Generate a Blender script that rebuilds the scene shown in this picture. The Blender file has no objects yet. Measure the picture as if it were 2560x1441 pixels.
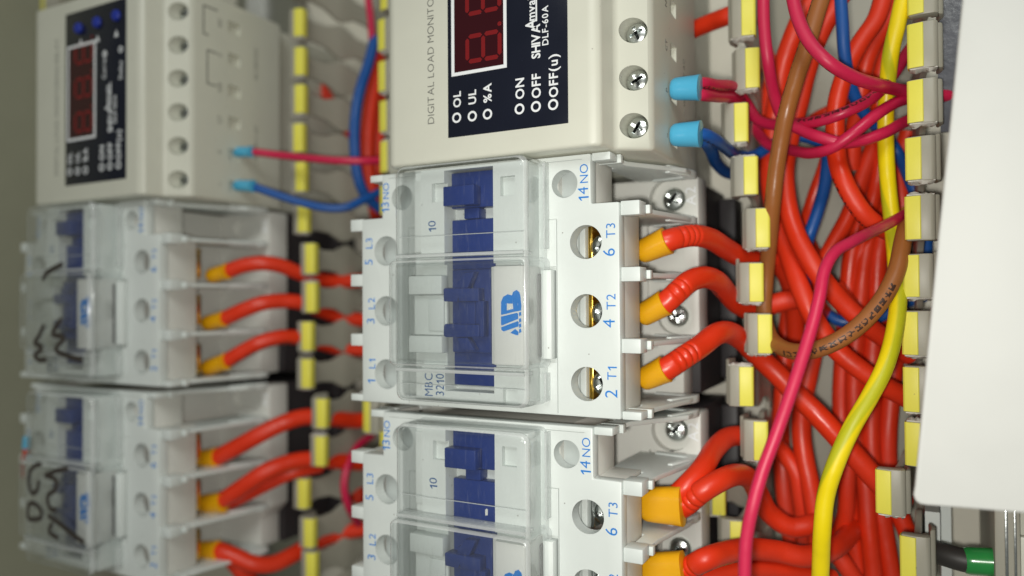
import bpy, bmesh, math, random
from mathutils import Vector, Matrix
random.seed(7)
C = bpy.context.scene
S = 0.001                                    # everything below is written in millimetres
COL = C.collection

# ------------------------------------------------------------------ camera
FPX = 1891.7; CX0 = 1280.0; CY0 = 720.5
CAM = Vector((0.0, 0.0, 230.0))
dz = Vector(((2280 - CX0) / FPX, -(745 - CY0) / FPX, -1)).normalized()      # where world -Z points, in camera axes
dx = Vector(((-2300 - CX0) / FPX, -(775 - CY0) / FPX, -1)).normalized()     # where world -X points
Zc = -dz
Xc = -(dx - dx.dot(dz) * dz).normalized()
Yc = Zc.cross(Xc)
ROT = Matrix((Xc, Yc, Zc))                   # camera axes -> world axes (rows are the world axes seen by the camera)
cam_d = bpy.data.cameras.new('camera'); cam = bpy.data.objects.new('camera', cam_d); COL.objects.link(cam)
cam_d.sensor_width = 36; cam_d.lens = 36 * FPX / 2560
cam_d.clip_start = 0.005; cam_d.clip_end = 10
cam.matrix_world = Matrix.Translation(CAM * S) @ ROT.to_4x4()
cam_d.dof.use_dof = True; cam_d.dof.focus_distance = 0.160; cam_d.dof.aperture_fstop = 7.2
C.camera = cam

def P(u, v, z):
    """photo position (2560 px wide) on the level z mm above the mounting plate -> world mm"""
    d = ROT @ Vector(((u - CX0) / FPX, -(v - CY0) / FPX, -1))
    return CAM + d * ((z - CAM.z) / d.z)
def depth(p):
    return (ROT.transposed() @ (Vector(p) - CAM)).z * -1

# ------------------------------------------------------------------ light
w = bpy.data.worlds.new('World'); C.world = w; w.use_nodes = True
w.node_tree.nodes['Background'].inputs[0].default_value = (0.86, 0.88, 0.82, 1)
w.node_tree.nodes['Background'].inputs[1].default_value = 0.12
def area(name, loc, target, size, power, col, shape='DISK'):
    l = bpy.data.lights.new(name, 'AREA'); l.shape = shape; l.size = size * S; l.energy = power; l.color = col
    o = bpy.data.objects.new(name, l); COL.objects.link(o)
    o.location = Vector(loc) * S
    o.rotation_euler = (Vector(target) - Vector(loc)).to_track_quat('-Z', 'Y').to_euler()
    return o
area('phone_flash', (-4, -4, 235), (-75, -2, 40), 7, 0.242, (1.0, 0.975, 0.90))
area('ceiling_light', (160, 520, 820), (-90, 0, 0), 380, 3.1, (0.97, 1.0, 0.95))
C.view_settings.view_transform = 'Standard'; C.view_settings.look = 'None'
C.view_settings.exposure = 0.0; C.view_settings.gamma = 1
C.render.engine = 'CYCLES'
C.cycles.transparent_max_bounces = 24; C.cycles.max_bounces = 8

# ------------------------------------------------------------------ materials
def nt(name):
    m = bpy.data.materials.new(name); m.use_nodes = True
    return m, m.node_tree, m.node_tree.nodes['Principled BSDF']
def plastic(name, col, rough=0.42, bump=0.12, scale=2600, var=0.05, sss=0.0, dirt=0.0, coat=0.0, metal=0.0, spec=0.5):
    m, t, b = nt(name); n = t.nodes; L = t.links
    b.inputs['Roughness'].default_value = rough; b.inputs['Metallic'].default_value = metal
    b.inputs['Specular IOR Level'].default_value = spec
    b.inputs['Coat Weight'].default_value = coat; b.inputs['Coat Roughness'].default_value = 0.12
    tc = n.new('ShaderNodeTexCoord')
    no = n.new('ShaderNodeTexNoise'); no.inputs['Scale'].default_value = 90; no.inputs['Detail'].default_value = 5
    L.new(tc.outputs['Object'], no.inputs['Vector'])
    mx = n.new('ShaderNodeMix'); mx.data_type = 'RGBA'
    mx.inputs['A'].default_value = (*[c * (1 - var) for c in col], 1); mx.inputs['B'].default_value = (*[min(1, c * (1 + var)) for c in col], 1)
    L.new(no.outputs['Fac'], mx.inputs['Factor']); last = mx.outputs['Result']
    if dirt > 0:                              # tiny specks of dust
        vo = n.new('ShaderNodeTexVoronoi'); vo.inputs['Scale'].default_value = 420; vo.inputs['Randomness'].default_value = 1
        L.new(tc.outputs['Object'], vo.inputs['Vector'])
        lt = n.new('ShaderNodeMath'); lt.operation = 'LESS_THAN'; lt.inputs[1].default_value = 0.075
        L.new(vo.outputs['Distance'], lt.inputs[0])
        n2 = n.new('ShaderNodeTexNoise'); n2.inputs['Scale'].default_value = 160; L.new(tc.outputs['Object'], n2.inputs['Vector'])
        g2 = n.new('ShaderNodeMath'); g2.operation = 'GREATER_THAN'; g2.inputs[1].default_value = 0.58; L.new(n2.outputs['Fac'], g2.inputs[0])
        mu = n.new('ShaderNodeMath'); mu.operation = 'MULTIPLY'; L.new(lt.outputs[0], mu.inputs[0]); L.new(g2.outputs[0], mu.inputs[1])
        m3 = n.new('ShaderNodeMath'); m3.operation = 'MULTIPLY'; m3.inputs[1].default_value = dirt; L.new(mu.outputs[0], m3.inputs[0])
        md = n.new('ShaderNodeMix'); md.data_type = 'RGBA'; md.inputs['B'].default_value = (0.12, 0.10, 0.08, 1)
        L.new(last, md.inputs['A']); L.new(m3.outputs[0], md.inputs['Factor']); last = md.outputs['Result']
    L.new(last, b.inputs['Base Color'])
    if bump > 0:
        nb = n.new('ShaderNodeTexNoise'); nb.inputs['Scale'].default_value = scale; nb.inputs['Detail'].default_value = 3
        L.new(tc.outputs['Object'], nb.inputs['Vector'])
        bp = n.new('ShaderNodeBump'); bp.inputs['Strength'].default_value = bump; bp.inputs['Distance'].default_value = 0.0001
        L.new(nb.outputs['Fac'], bp.inputs['Height']); L.new(bp.outputs['Normal'], b.inputs['Normal'])
        rr = n.new('ShaderNodeMapRange'); rr.inputs['To Min'].default_value = max(0.02, rough - 0.08); rr.inputs['To Max'].default_value = rough + 0.1
        L.new(no.outputs['Fac'], rr.inputs['Value']); L.new(rr.outputs['Result'], b.inputs['Roughness'])
    if sss > 0:
        b.inputs['Subsurface Weight'].default_value = sss; b.inputs['Subsurface Scale'].default_value = 0.001
        b.inputs['Subsurface Radius'].default_value = (1, 0.8, 0.6)
    return m
def cable_mat(name, col, marks=None, col2=None, rough=0.38):
    """insulation; 'marks' prints an unreadable row of small characters; col2 = second colour running round the wire"""
    m, t, b = nt(name); n = t.nodes; L = t.links
    uv = n.new('ShaderNodeUVMap'); uv.uv_map = 'UVMap'
    tc = n.new('ShaderNodeTexCoord')
    sp = n.new('ShaderNodeSeparateXYZ'); L.new(uv.outputs[0], sp.inputs[0])
    no = n.new('ShaderNodeTexNoise'); no.inputs['Scale'].default_value = 120; no.inputs['Detail'].default_value = 6
    L.new(tc.outputs['Object'], no.inputs['Vector'])
    mx = n.new('ShaderNodeMix'); mx.data_type = 'RGBA'
    mx.inputs['A'].default_value = (*[c * 0.86 for c in col], 1); mx.inputs['B'].default_value = (*[min(1, c * 1.1) for c in col], 1)
    L.new(no.outputs['Fac'], mx.inputs['Factor']); last = mx.outputs['Result']
    def math_(op, a, bb):
        q = n.new('ShaderNodeMath'); q.operation = op
        for i, x in enumerate((a, bb)):
            if isinstance(x, (int, float)): q.inputs[i].default_value = x
            elif x is not None: L.new(x, q.inputs[i])
        return q.outputs[0]
    if col2:
        # two broad lengthwise bands that slowly twist
        sh = math_('MULTIPLY', math_('POWER', math_('ABSOLUTE', math_('SUBTRACT', sp.outputs['X'], 82.0), None), 2.0), 0.00026)
        tw = math_('SUBTRACT', math_('ADD', sp.outputs['Y'], 0.64), sh)
        fr = math_('ABSOLUTE', math_('SUBTRACT', math_('FRACT', tw, None), 0.5), None)
        mr = n.new('ShaderNodeMapRange'); mr.interpolation_type = 'SMOOTHSTEP'; mr.inputs['From Min'].default_value = 0.07; mr.inputs['From Max'].default_value = 0.14
        mr.inputs['To Min'].default_value = 0.75; mr.inputs['To Max'].default_value = 0.0; L.new(fr, mr.inputs['Value'])
        band = mr.outputs['Result']
        md = n.new('ShaderNodeMix'); md.data_type = 'RGBA'; md.inputs['B'].default_value = (*col2, 1)
        L.new(last, md.inputs['A']); L.new(band, md.inputs['Factor']); last = md.outputs['Result']
    if marks is not None:
        v0, ink = marks
        dv = math_('ABSOLUTE', math_('SUBTRACT', sp.outputs['Y'], v0), None)
        inb = math_('LESS_THAN', dv, 0.052)
        cx = n.new('ShaderNodeCombineXYZ'); L.new(math_('MULTIPLY', sp.outputs['X'], 1.0), cx.inputs[0]); L.new(math_('MULTIPLY', sp.outputs['Y'], 16), cx.inputs[1])
        nn = n.new('ShaderNodeTexVoronoi'); nn.feature = 'DISTANCE_TO_EDGE'; nn.inputs['Scale'].default_value = 0.9; L.new(cx.outputs[0], nn.inputs['Vector'])
        th = math_('LESS_THAN', nn.outputs['Distance'], 0.15)
        gap = math_('LESS_THAN', math_('FRACT', math_('MULTIPLY', sp.outputs['X'], 1 / 1.9), None), 0.78)
        ph = math_('LESS_THAN', math_('FRACT', math_('MULTIPLY', sp.outputs['X'], 1 / 47.0), None), 0.62)
        f = math_('MULTIPLY', math_('MULTIPLY', inb, th), math_('MULTIPLY', gap, ph))
        mk = n.new('ShaderNodeMix'); mk.data_type = 'RGBA'; mk.inputs['B'].default_value = (*ink, 1)
        L.new(last, mk.inputs['A']); L.new(math_('MULTIPLY', f, 0.9), mk.inputs['Factor']); last = mk.outputs['Result']
    L.new(last, b.inputs['Base Color'])
    nb = n.new('ShaderNodeTexNoise'); nb.inputs['Scale'].default_value = 900; nb.inputs['Detail'].default_value = 4
    L.new(tc.outputs['Object'], nb.inputs['Vector'])
    bp = n.new('ShaderNodeBump'); bp.inputs['Strength'].default_value = 0.25; bp.inputs['Distance'].default_value = 0.0001
    L.new(nb.outputs['Fac'], bp.inputs['Height']); L.new(bp.outputs['Normal'], b.inputs['Normal'])
    n3 = n.new('ShaderNodeTexNoise'); n3.inputs['Scale'].default_value = 55; n3.inputs['Detail'].default_value = 8; L.new(tc.outputs['Object'], n3.inputs['Vector'])
    rr = n.new('ShaderNodeMapRange'); rr.inputs['From Min'].default_value = 0.35; rr.inputs['From Max'].default_value = 0.68
    rr.inputs['To Min'].default_value = rough - 0.08; rr.inputs['To Max'].default_value = rough + 0.26
    L.new(n3.outputs['Fac'], rr.inputs['Value']); L.new(rr.outputs['Result'], b.inputs['Roughness'])
    b2 = n.new('ShaderNodeBump'); b2.inputs['Strength'].default_value = 0.5; b2.inputs['Distance'].default_value = 0.0006
    n4 = n.new('ShaderNodeTexNoise'); n4.inputs['Scale'].default_value = 130; n4.inputs['Detail'].default_value = 2; L.new(tc.outputs['Object'], n4.inputs['Vector'])
    L.new(n4.outputs['Fac'], b2.inputs['Height']); L.new(bp.outputs['Normal'], b2.inputs['Normal']); L.new(b2.outputs['Normal'], b.inputs['Normal'])
    return m
def clear_mat(name, tint=(0.985, 0.99, 0.99), white_mix=0.006, gl=0.04, scr=0.04):
    m, t, b = nt(name); n = t.nodes; L = t.links
    out = n['Material Output']; n.remove(b)
    tr = n.new('ShaderNodeBsdfTransparent'); tr.inputs[0].default_value = (*tint, 1)
    gs = n.new('ShaderNodeBsdfGlossy'); gs.inputs['Roughness'].default_value = gl; gs.inputs['Color'].default_value = (1, 1, 1, 1)
    df = n.new('ShaderNodeBsdfDiffuse'); df.inputs[0].default_value = (0.82, 0.84, 0.84, 1)
    lw = n.new('ShaderNodeLayerWeight'); lw.inputs['Blend'].default_value = 0.5
    tc = n.new('ShaderNodeTexCoord')
    # fine scratches
    mp = n.new('ShaderNodeMapping'); mp.inputs['Scale'].default_value = (700, 90, 300); mp.inputs['Rotation'].default_value = (0, 0, 0.6)
    L.new(tc.outputs['Object'], mp.inputs['Vector'])
    sc = n.new('ShaderNodeTexNoise'); sc.inputs['Scale'].default_value = 3; sc.inputs['Detail'].default_value = 6; L.new(mp.outputs[0], sc.inputs['Vector'])
    cr = n.new('ShaderNodeMapRange'); cr.inputs['From Min'].default_value = 0.60; cr.inputs['From Max'].default_value = 0.72
    cr.inputs['To Min'].default_value = white_mix; cr.inputs['To Max'].default_value = white_mix + scr
    L.new(sc.outputs['Fac'], cr.inputs['Value'])
    bp = n.new('ShaderNodeBump'); bp.inputs['Strength'].default_value = 0.06; bp.inputs['Distance'].default_value = 0.0002
    L.new(sc.outputs['Fac'], bp.inputs['Height']); L.new(bp.outputs['Normal'], gs.inputs['Normal'])
    m1 = n.new('ShaderNodeMixShader'); L.new(cr.outputs['Result'], m1.inputs[0]); L.new(tr.outputs[0], m1.inputs[1]); L.new(df.outputs[0], m1.inputs[2])
    m2 = n.new('ShaderNodeMixShader')
    pw = n.new('ShaderNodeMath'); pw.operation = 'POWER'; pw.inputs[1].default_value = 4.5; L.new(lw.outputs['Facing'], pw.inputs[0])
    mm = n.new('ShaderNodeMath'); mm.operation = 'MULTIPLY_ADD'; mm.inputs[1].default_value = 0.7; mm.inputs[2].default_value = 0.05; L.new(pw.outputs[0], mm.inputs[0])
    L.new(mm.outputs[0], m2.inputs[0]); L.new(m1.outputs[0], m2.inputs[1]); L.new(gs.outputs[0], m2.inputs[2])
    L.new(m2.outputs[0], out.inputs['Surface'])
    return m

M = {
 'white': plastic('white_plastic', (0.66, 0.70, 0.68), 0.42, 0.10, dirt=0.7),
 'white_in': plastic('inner_white_plastic', (0.64, 0.68, 0.66), 0.38, 0.08, dirt=0.5),
 'frame': plastic('grey_white_plastic', (0.63, 0.63, 0.59), 0.45, 0.10),
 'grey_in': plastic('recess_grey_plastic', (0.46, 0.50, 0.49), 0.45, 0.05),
 'dark': plastic('dark_base_plastic', (0.030, 0.026, 0.028), 0.5, 0.1),
 'blue': plastic('blue_plastic', (0.008, 0.030, 0.175), 0.33, 0.08, var=0.1),
 'meter': plastic('cream_plastic', (0.62, 0.62, 0.535), 0.40, 0.12, scale=3500, dirt=0.5),
 'panelblack': plastic('black_overlay', (0.008, 0.010, 0.020), 0.22, 0.05, var=0.2),
 'screen': plastic('red_window', (0.035, 0.004, 0.007), 0.15, 0.0, var=0.1),
 'seg': plastic('unlit_red_segment', (0.19, 0.006, 0.008), 0.4, 0.0),
 'ink_white': plastic('white_ink', (0.80, 0.82, 0.84), 0.6, 0.0),
 'ink_blue': plastic('blue_ink', (0.008, 0.19, 0.60), 0.6, 0.0, var=0.15),
 'ink_navy': plastic('navy_ink', (0.02, 0.09, 0.26), 0.6, 0.0),
 'ink_grey': plastic('grey_ink', (0.12, 0.12, 0.11), 0.6, 0.0),
 'marker': plastic('marker_ink', (0.05, 0.04, 0.035), 0.5, 0.0),
 'steel': plastic('zinc_plated_steel', (0.70, 0.73, 0.72), 0.22, 0.5, scale=900, metal=1.0, var=0.15),
 'brass': plastic('brass', (0.85, 0.55, 0.10), 0.25, 0.5, scale=700, metal=1.0, var=0.15),
 'copper_dark': plastic('dark_terminal_metal', (0.16, 0.11, 0.08), 0.4, 0.3, metal=0.8),
 'yellow': plastic('yellow_tape', (0.82, 0.76, 0.10), 0.45, 0.15, var=0.06, dirt=0.5),
 'duct': plastic('grey_duct_plastic', (0.36, 0.345, 0.285), 0.45, 0.12, dirt=0.4),
 'duct_cut': plastic('torn_plastic_edge', (0.62, 0.60, 0.55), 0.7, 1.0, scale=500, var=0.25),
 'plate': plastic('painted_mounting_plate', (0.66, 0.63, 0.54), 0.55, 0.15, scale=900),
 'wall': plastic('cabinet_paint', (0.36, 0.36, 0.27), 0.6, 0.2, scale=500),
 'zinc': plastic('galvanised_rail', (0.5, 0.5, 0.48), 0.35, 0.2, metal=1.0),
 'ferrule_y': plastic('yellow_sleeve', (0.80, 0.40, 0.006), 0.32, 0.08, coat=0.2, sss=0.15),
 'ferrule_b': plastic('light_blue_sleeve', (0.075, 0.42, 0.66), 0.32, 0.06, coat=0.2),
 'green': plastic('green_sleeve', (0.025, 0.27, 0.06), 0.22, 0.25, scale=600, coat=0.5),
 'blackwire': plastic('black_insulation', (0.035, 0.032, 0.030), 0.5, 0.4, scale=700),
 'cover': plastic('satin_white_cover', (0.64, 0.645, 0.62), 0.6, 0.05),
 'film': plastic('embossed_grey_film', (0.08, 0.083, 0.10), 0.25, 1.0, scale=420, var=0.35),
 'clear': clear_mat('clear_polycarbonate'),
 'glint_edge': clear_mat('glint_polycarbonate_rim', (0.90, 0.92, 0.91), 0.36, 0.12, 0.14),  # bright edge highlights put into the rim colour as diffuse white
 'button': plastic('blue_button', (0.01, 0.03, 0.33), 0.35, 0.0),
 'brown_hole': plastic('brown_recess', (0.10, 0.055, 0.025), 0.5, 0.1),
}
RED = (0.74, 0.036, 0.008); PINK = (0.58, 0.014, 0.070); BLUE = (0.008, 0.085, 0.34); BROWN = (0.33, 0.115, 0.028); YEL = (0.90, 0.70, 0.005)
K = (0.03, 0.01, 0.01)
W = {
 'red': cable_mat('red_insulation', RED), 'redm': cable_mat('red_insulation_printed', RED, (0.22, K)), 'redm2': cable_mat('red_insulation_printed_low', RED, (0.42, K)),
 'pink': cable_mat('pink_insulation', PINK), 'pinkm': cable_mat('pink_insulation_printed', PINK, (0.25, K)),
 'blue': cable_mat('blue_insulation', BLUE), 'bluem': cable_mat('blue_insulation_printed', BLUE, (0.25, (0.004, 0.01, 0.05))),
 'brown': cable_mat('brown_insulation', BROWN, (0.20, (0.02, 0.01, 0.01))),
 'yellow': cable_mat('yellow_green_insulation', YEL, (0.30, (0.10, 0.08, 0.02)), (0.40, 0.46, 0.012)),
}

# ------------------------------------------------------------------ mesh helpers
class MB:
    def __init__(s): s.v = []; s.f = []; s.m = []; s.mi = 0
    def add(s, vs, fs):
        o = len(s.v); s.v += [tuple(x) for x in vs]; s.f += [[i + o for i in f] for f in fs]; s.m += [s.mi] * len(fs); return s
    def box(s, x0, x1, y0, y1, z0, z1):
        x0, x1 = sorted((x0, x1)); y0, y1 = sorted((y0, y1)); z0, z1 = sorted((z0, z1))
        return s.add([(x0,y0,z0),(x1,y0,z0),(x1,y1,z0),(x0,y1,z0),(x0,y0,z1),(x1,y0,z1),(x1,y1,z1),(x0,y1,z1)],
                     [(0,3,2,1),(4,5,6,7),(0,1,5,4),(1,2,6,5),(2,3,7,6),(3,0,4,7)])
    def prism(s, pts, a, b, axis='z'):
        """polygon pts extruded from a to b along axis; pts are (x,y) for z, (x,z) for y, (y,z) for x"""
        n = len(pts)
        def q(p, t): return (p[0], p[1], t) if axis == 'z' else ((p[0], t, p[1]) if axis == 'y' else (t, p[0], p[1]))
        vs = [q(p, a) for p in pts] + [q(p, b) for p in pts]
        fs = [list(range(n))[::-1], list(range(n, 2 * n))] + [(i, (i + 1) % n, (i + 1) % n + n, i + n) for i in range(n)]
        return s.add(vs, fs)
    def cyl(s, x, y, z0, z1, r, n=32, r1=None):
        r1 = r if r1 is None else r1
        vs = [(x + r * math.cos(2*math.pi*i/n), y + r * math.sin(2*math.pi*i/n), z0) for i in range(n)] + \
             [(x + r1 * math.cos(2*math.pi*i/n), y + r1 * math.sin(2*math.pi*i/n), z1) for i in range(n)]
        return s.add(vs, [list(range(n))[::-1], list(range(n, 2*n))] + [(i, (i+1) % n, (i+1) % n + n, i + n) for i in range(n)])
    def lathe(s, x, y, prof, n=28):
        """prof: list of (r, z) from the rim to the top"""
        vs = []; k = len(prof)
        for r, z in prof: vs += [(x + r*math.cos(2*math.pi*i/n), y + r*math.sin(2*math.pi*i/n), z) for i in range(n)]
        fs = [(a*n+i, a*n+(i+1) % n, (a+1)*n+(i+1) % n, (a+1)*n+i) for a in range(k-1) for i in range(n)]
        fs.append([(k-1)*n+i for i in range(n)])
        return s.add(vs, fs)

def finish(name, mesh, mats, parent=None, bevel=0, seg=2, cut=None, angle=35, solid=0, loc=None):
    o = bpy.data.objects.new(name, mesh); COL.objects.link(o)
    for m in mats: mesh.materials.append(m)
    bm = bmesh.new(); bm.from_mesh(mesh); bmesh.ops.recalc_face_normals(bm, faces=bm.faces); bm.to_mesh(mesh); bm.free()
    tmp = []
    if bevel:
        b = o.modifiers.new('b', 'BEVEL'); b.width = bevel * S; b.segments = seg; b.limit_method = 'ANGLE'; b.angle_limit = math.radians(30)
    if cut is not None:
        cm = bpy.data.meshes.new('cutter'); cm.from_pydata([Vector(v) * S for v in cut.v], [], cut.f)
        bm = bmesh.new(); bm.from_mesh(cm); bmesh.ops.recalc_face_normals(bm, faces=bm.faces); bm.to_mesh(cm); bm.free()
        co = bpy.data.objects.new('cutter', cm); COL.objects.link(co); tmp.append(co)
        q = o.modifiers.new('c', 'BOOLEAN'); q.operation = 'DIFFERENCE'; q.solver = 'EXACT'; q.use_self = True; q.object = co
    if solid:
        q = o.modifiers.new('s', 'SOLIDIFY'); q.thickness = solid * S; q.offset = -1
    if o.modifiers:
        dg = bpy.context.evaluated_depsgraph_get(); dg.update()
        nm = bpy.data.meshes.new_from_object(o.evaluated_get(dg), depsgraph=dg)
        o.modifiers.clear(); o.data = nm; mesh = nm
    for t in tmp: bpy.data.objects.remove(t)
    for p in mesh.polygons: p.use_smooth = True
    mesh.set_sharp_from_angle(angle=math.radians(angle))
    mesh.name = name
    if parent: o.parent = parent
    return o
def build(mb, name, mats, parent=None, **kw):
    if not isinstance(mats, (list, tuple)): mats = [mats]
    me = bpy.data.meshes.new(name); me.from_pydata([Vector(v) * S for v in mb.v], [], mb.f)
    me.polygons.foreach_set('material_index', mb.m)
    return finish(name, me, mats, parent, **kw)
def tag(o, label=None, cat=None, group=None, kind=None):
    if label: o['label'] = label
    if cat: o['category'] = cat
    if group: o['group'] = group
    if kind: o['kind'] = kind
    return o
def empty(name, loc):
    o = bpy.data.objects.new(name, None); COL.objects.link(o); o.location = Vector(loc) * S; o.empty_display_size = 0.01; return o
def copy_tree(o, parent=None):
    c = o.copy(); COL.objects.link(c)
    if parent: c.parent = parent
    for ch in list(o.children): copy_tree(ch, c)
    return c

_fc = {}
def text_geo(s, size, off=0.0, sx=1.0, spacing=1.0):
    """flat lettering as verts/faces in mm, centred"""
    key = (s, size, off, sx, spacing)
    if key in _fc: return _fc[key]
    c = bpy.data.curves.new('t', 'FONT'); c.body = s; c.size = size; c.offset = off; c.space_character = spacing
    c.align_x = 'CENTER'; c.align_y = 'CENTER'; c.extrude = 0.03; c.resolution_u = 3
    o = bpy.data.objects.new('t', c); COL.objects.link(o)
    dg = bpy.context.evaluated_depsgraph_get(); dg.update()
    me = bpy.data.meshes.new_from_object(o.evaluated_get(dg), depsgraph=dg)
    vs = [(v.co.x * sx, v.co.y, v.co.z) for v in me.vertices]; fs = [list(p.vertices) for p in me.polygons]
    bpy.data.objects.remove(o); bpy.data.meshes.remove(me)
    _fc[key] = (vs, fs); return _fc[key]
ONE = [(-0.05,0),(0.05,0),(0.05,0.72),(-0.03,0.72),(-0.20,0.55),(-0.20,0.46),(-0.05,0.56)]
def put_text(mb, s, x, y, z, size, off=0.0, sx=1.0, rot=90, side=False, spacing=1.0):
    """lettering laid out character by character, centred on x, y; the figure 1 gets its flag"""
    gl = []; pen = 0.0
    cap = max(v[1] for v in text_geo('H', size, off)[0]) - min(v[1] for v in text_geo('H', size, off)[0])
    for ch in s:
        if ch == ' ': pen += 0.30*size*sx; continue
        if ch == '1':
            k = cap/0.72; vs = [((a_)*k*1.1, b_*k - cap/2, 0.0) for a_, b_ in ONE]; n = len(vs)
            fs = [(0,1,2,3,6), (3,4,5,6)]; vs = vs + [(a_, b_, 0.03) for a_, b_, _ in vs]; fs = [f[::-1] for f in fs] + [tuple(i+n for i in f) for f in fs] + [(i, (i+1) % n, (i+1) % n+n, i+n) for i in range(n)]
        else:
            vs, fs = text_geo(ch, size, off)
        lo = min(v[0] for v in vs); hi = max(v[0] for v in vs)
        gl.append(([((v[0]-lo)*sx + pen, v[1], v[2]) for v in vs], fs)); pen += (hi-lo)*sx + 0.115*size*spacing
    w_ = pen - 0.115*size*spacing; a = math.radians(rot); ca, sa = math.cos(a), math.sin(a)
    for vs, fs in gl:
        vs = [(v[0]-w_/2, v[1], v[2]) for v in vs]
        if side:   # lettering on a wall that faces +x: text runs along +y, its top points to +z
            mb.add([(x + vz, y + vx, z + vy) for vx, vy, vz in vs], fs)
        else:
            mb.add([(x + vx*ca - vy*sa, y + vx*sa + vy*ca, z + vz) for vx, vy, vz in vs], fs)

# ------------------------------------------------------------------ setting
p = build(MB().box(-336, 420, -330, 330, -2, 0), 'mounting_plate', M['plate']); tag(p, kind='structure')
p = build(MB().box(-342, -336.2, -330, 330, -2, 200), 'cabinet_wall', M['wall']); tag(p, 'olive grey painted side wall of the cabinet at the far left', 'cabinet wall', kind='structure')

# ------------------------------------------------------------------ contactor
CC = Vector((-86.65, 3.05, 0))
def LC(u, v, z):
    q = P(u, v, z) - CC; return q.x, q.y
def screw_head(mb, x, y, z, r, rot=0.4, h=0.9):
    n = 28
    prof = [(r*0.98, z-1.2), (r, z-0.15), (r*0.96, z+0.15), (r*0.80, z+h*0.62), (r*0.5, z+h*0.92), (r*0.2, z+h)]
    mb.lathe(x, y, prof, n)
def make_screw(name, x, y, z, r, parent, rot=0.5, h=0.9):
    mb = MB(); screw_head(mb, x, y, z, r, rot, h)
    cut = MB()
    for a in (rot, rot + math.pi/2):
        ca, sa = math.cos(a), math.sin(a); L_, w_ = r*0.62, r*0.13
        q = [(x + ca*i*L_ - sa*j*w_, y + sa*i*L_ + ca*j*w_) for i, j in ((-1,-1),(1,-1),(1,1),(-1,1))]
        cut.prism(q, z - 0.4, z + h + 1)
    return build(mb, name, M['steel'], parent, cut=cut, angle=25)

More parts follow.
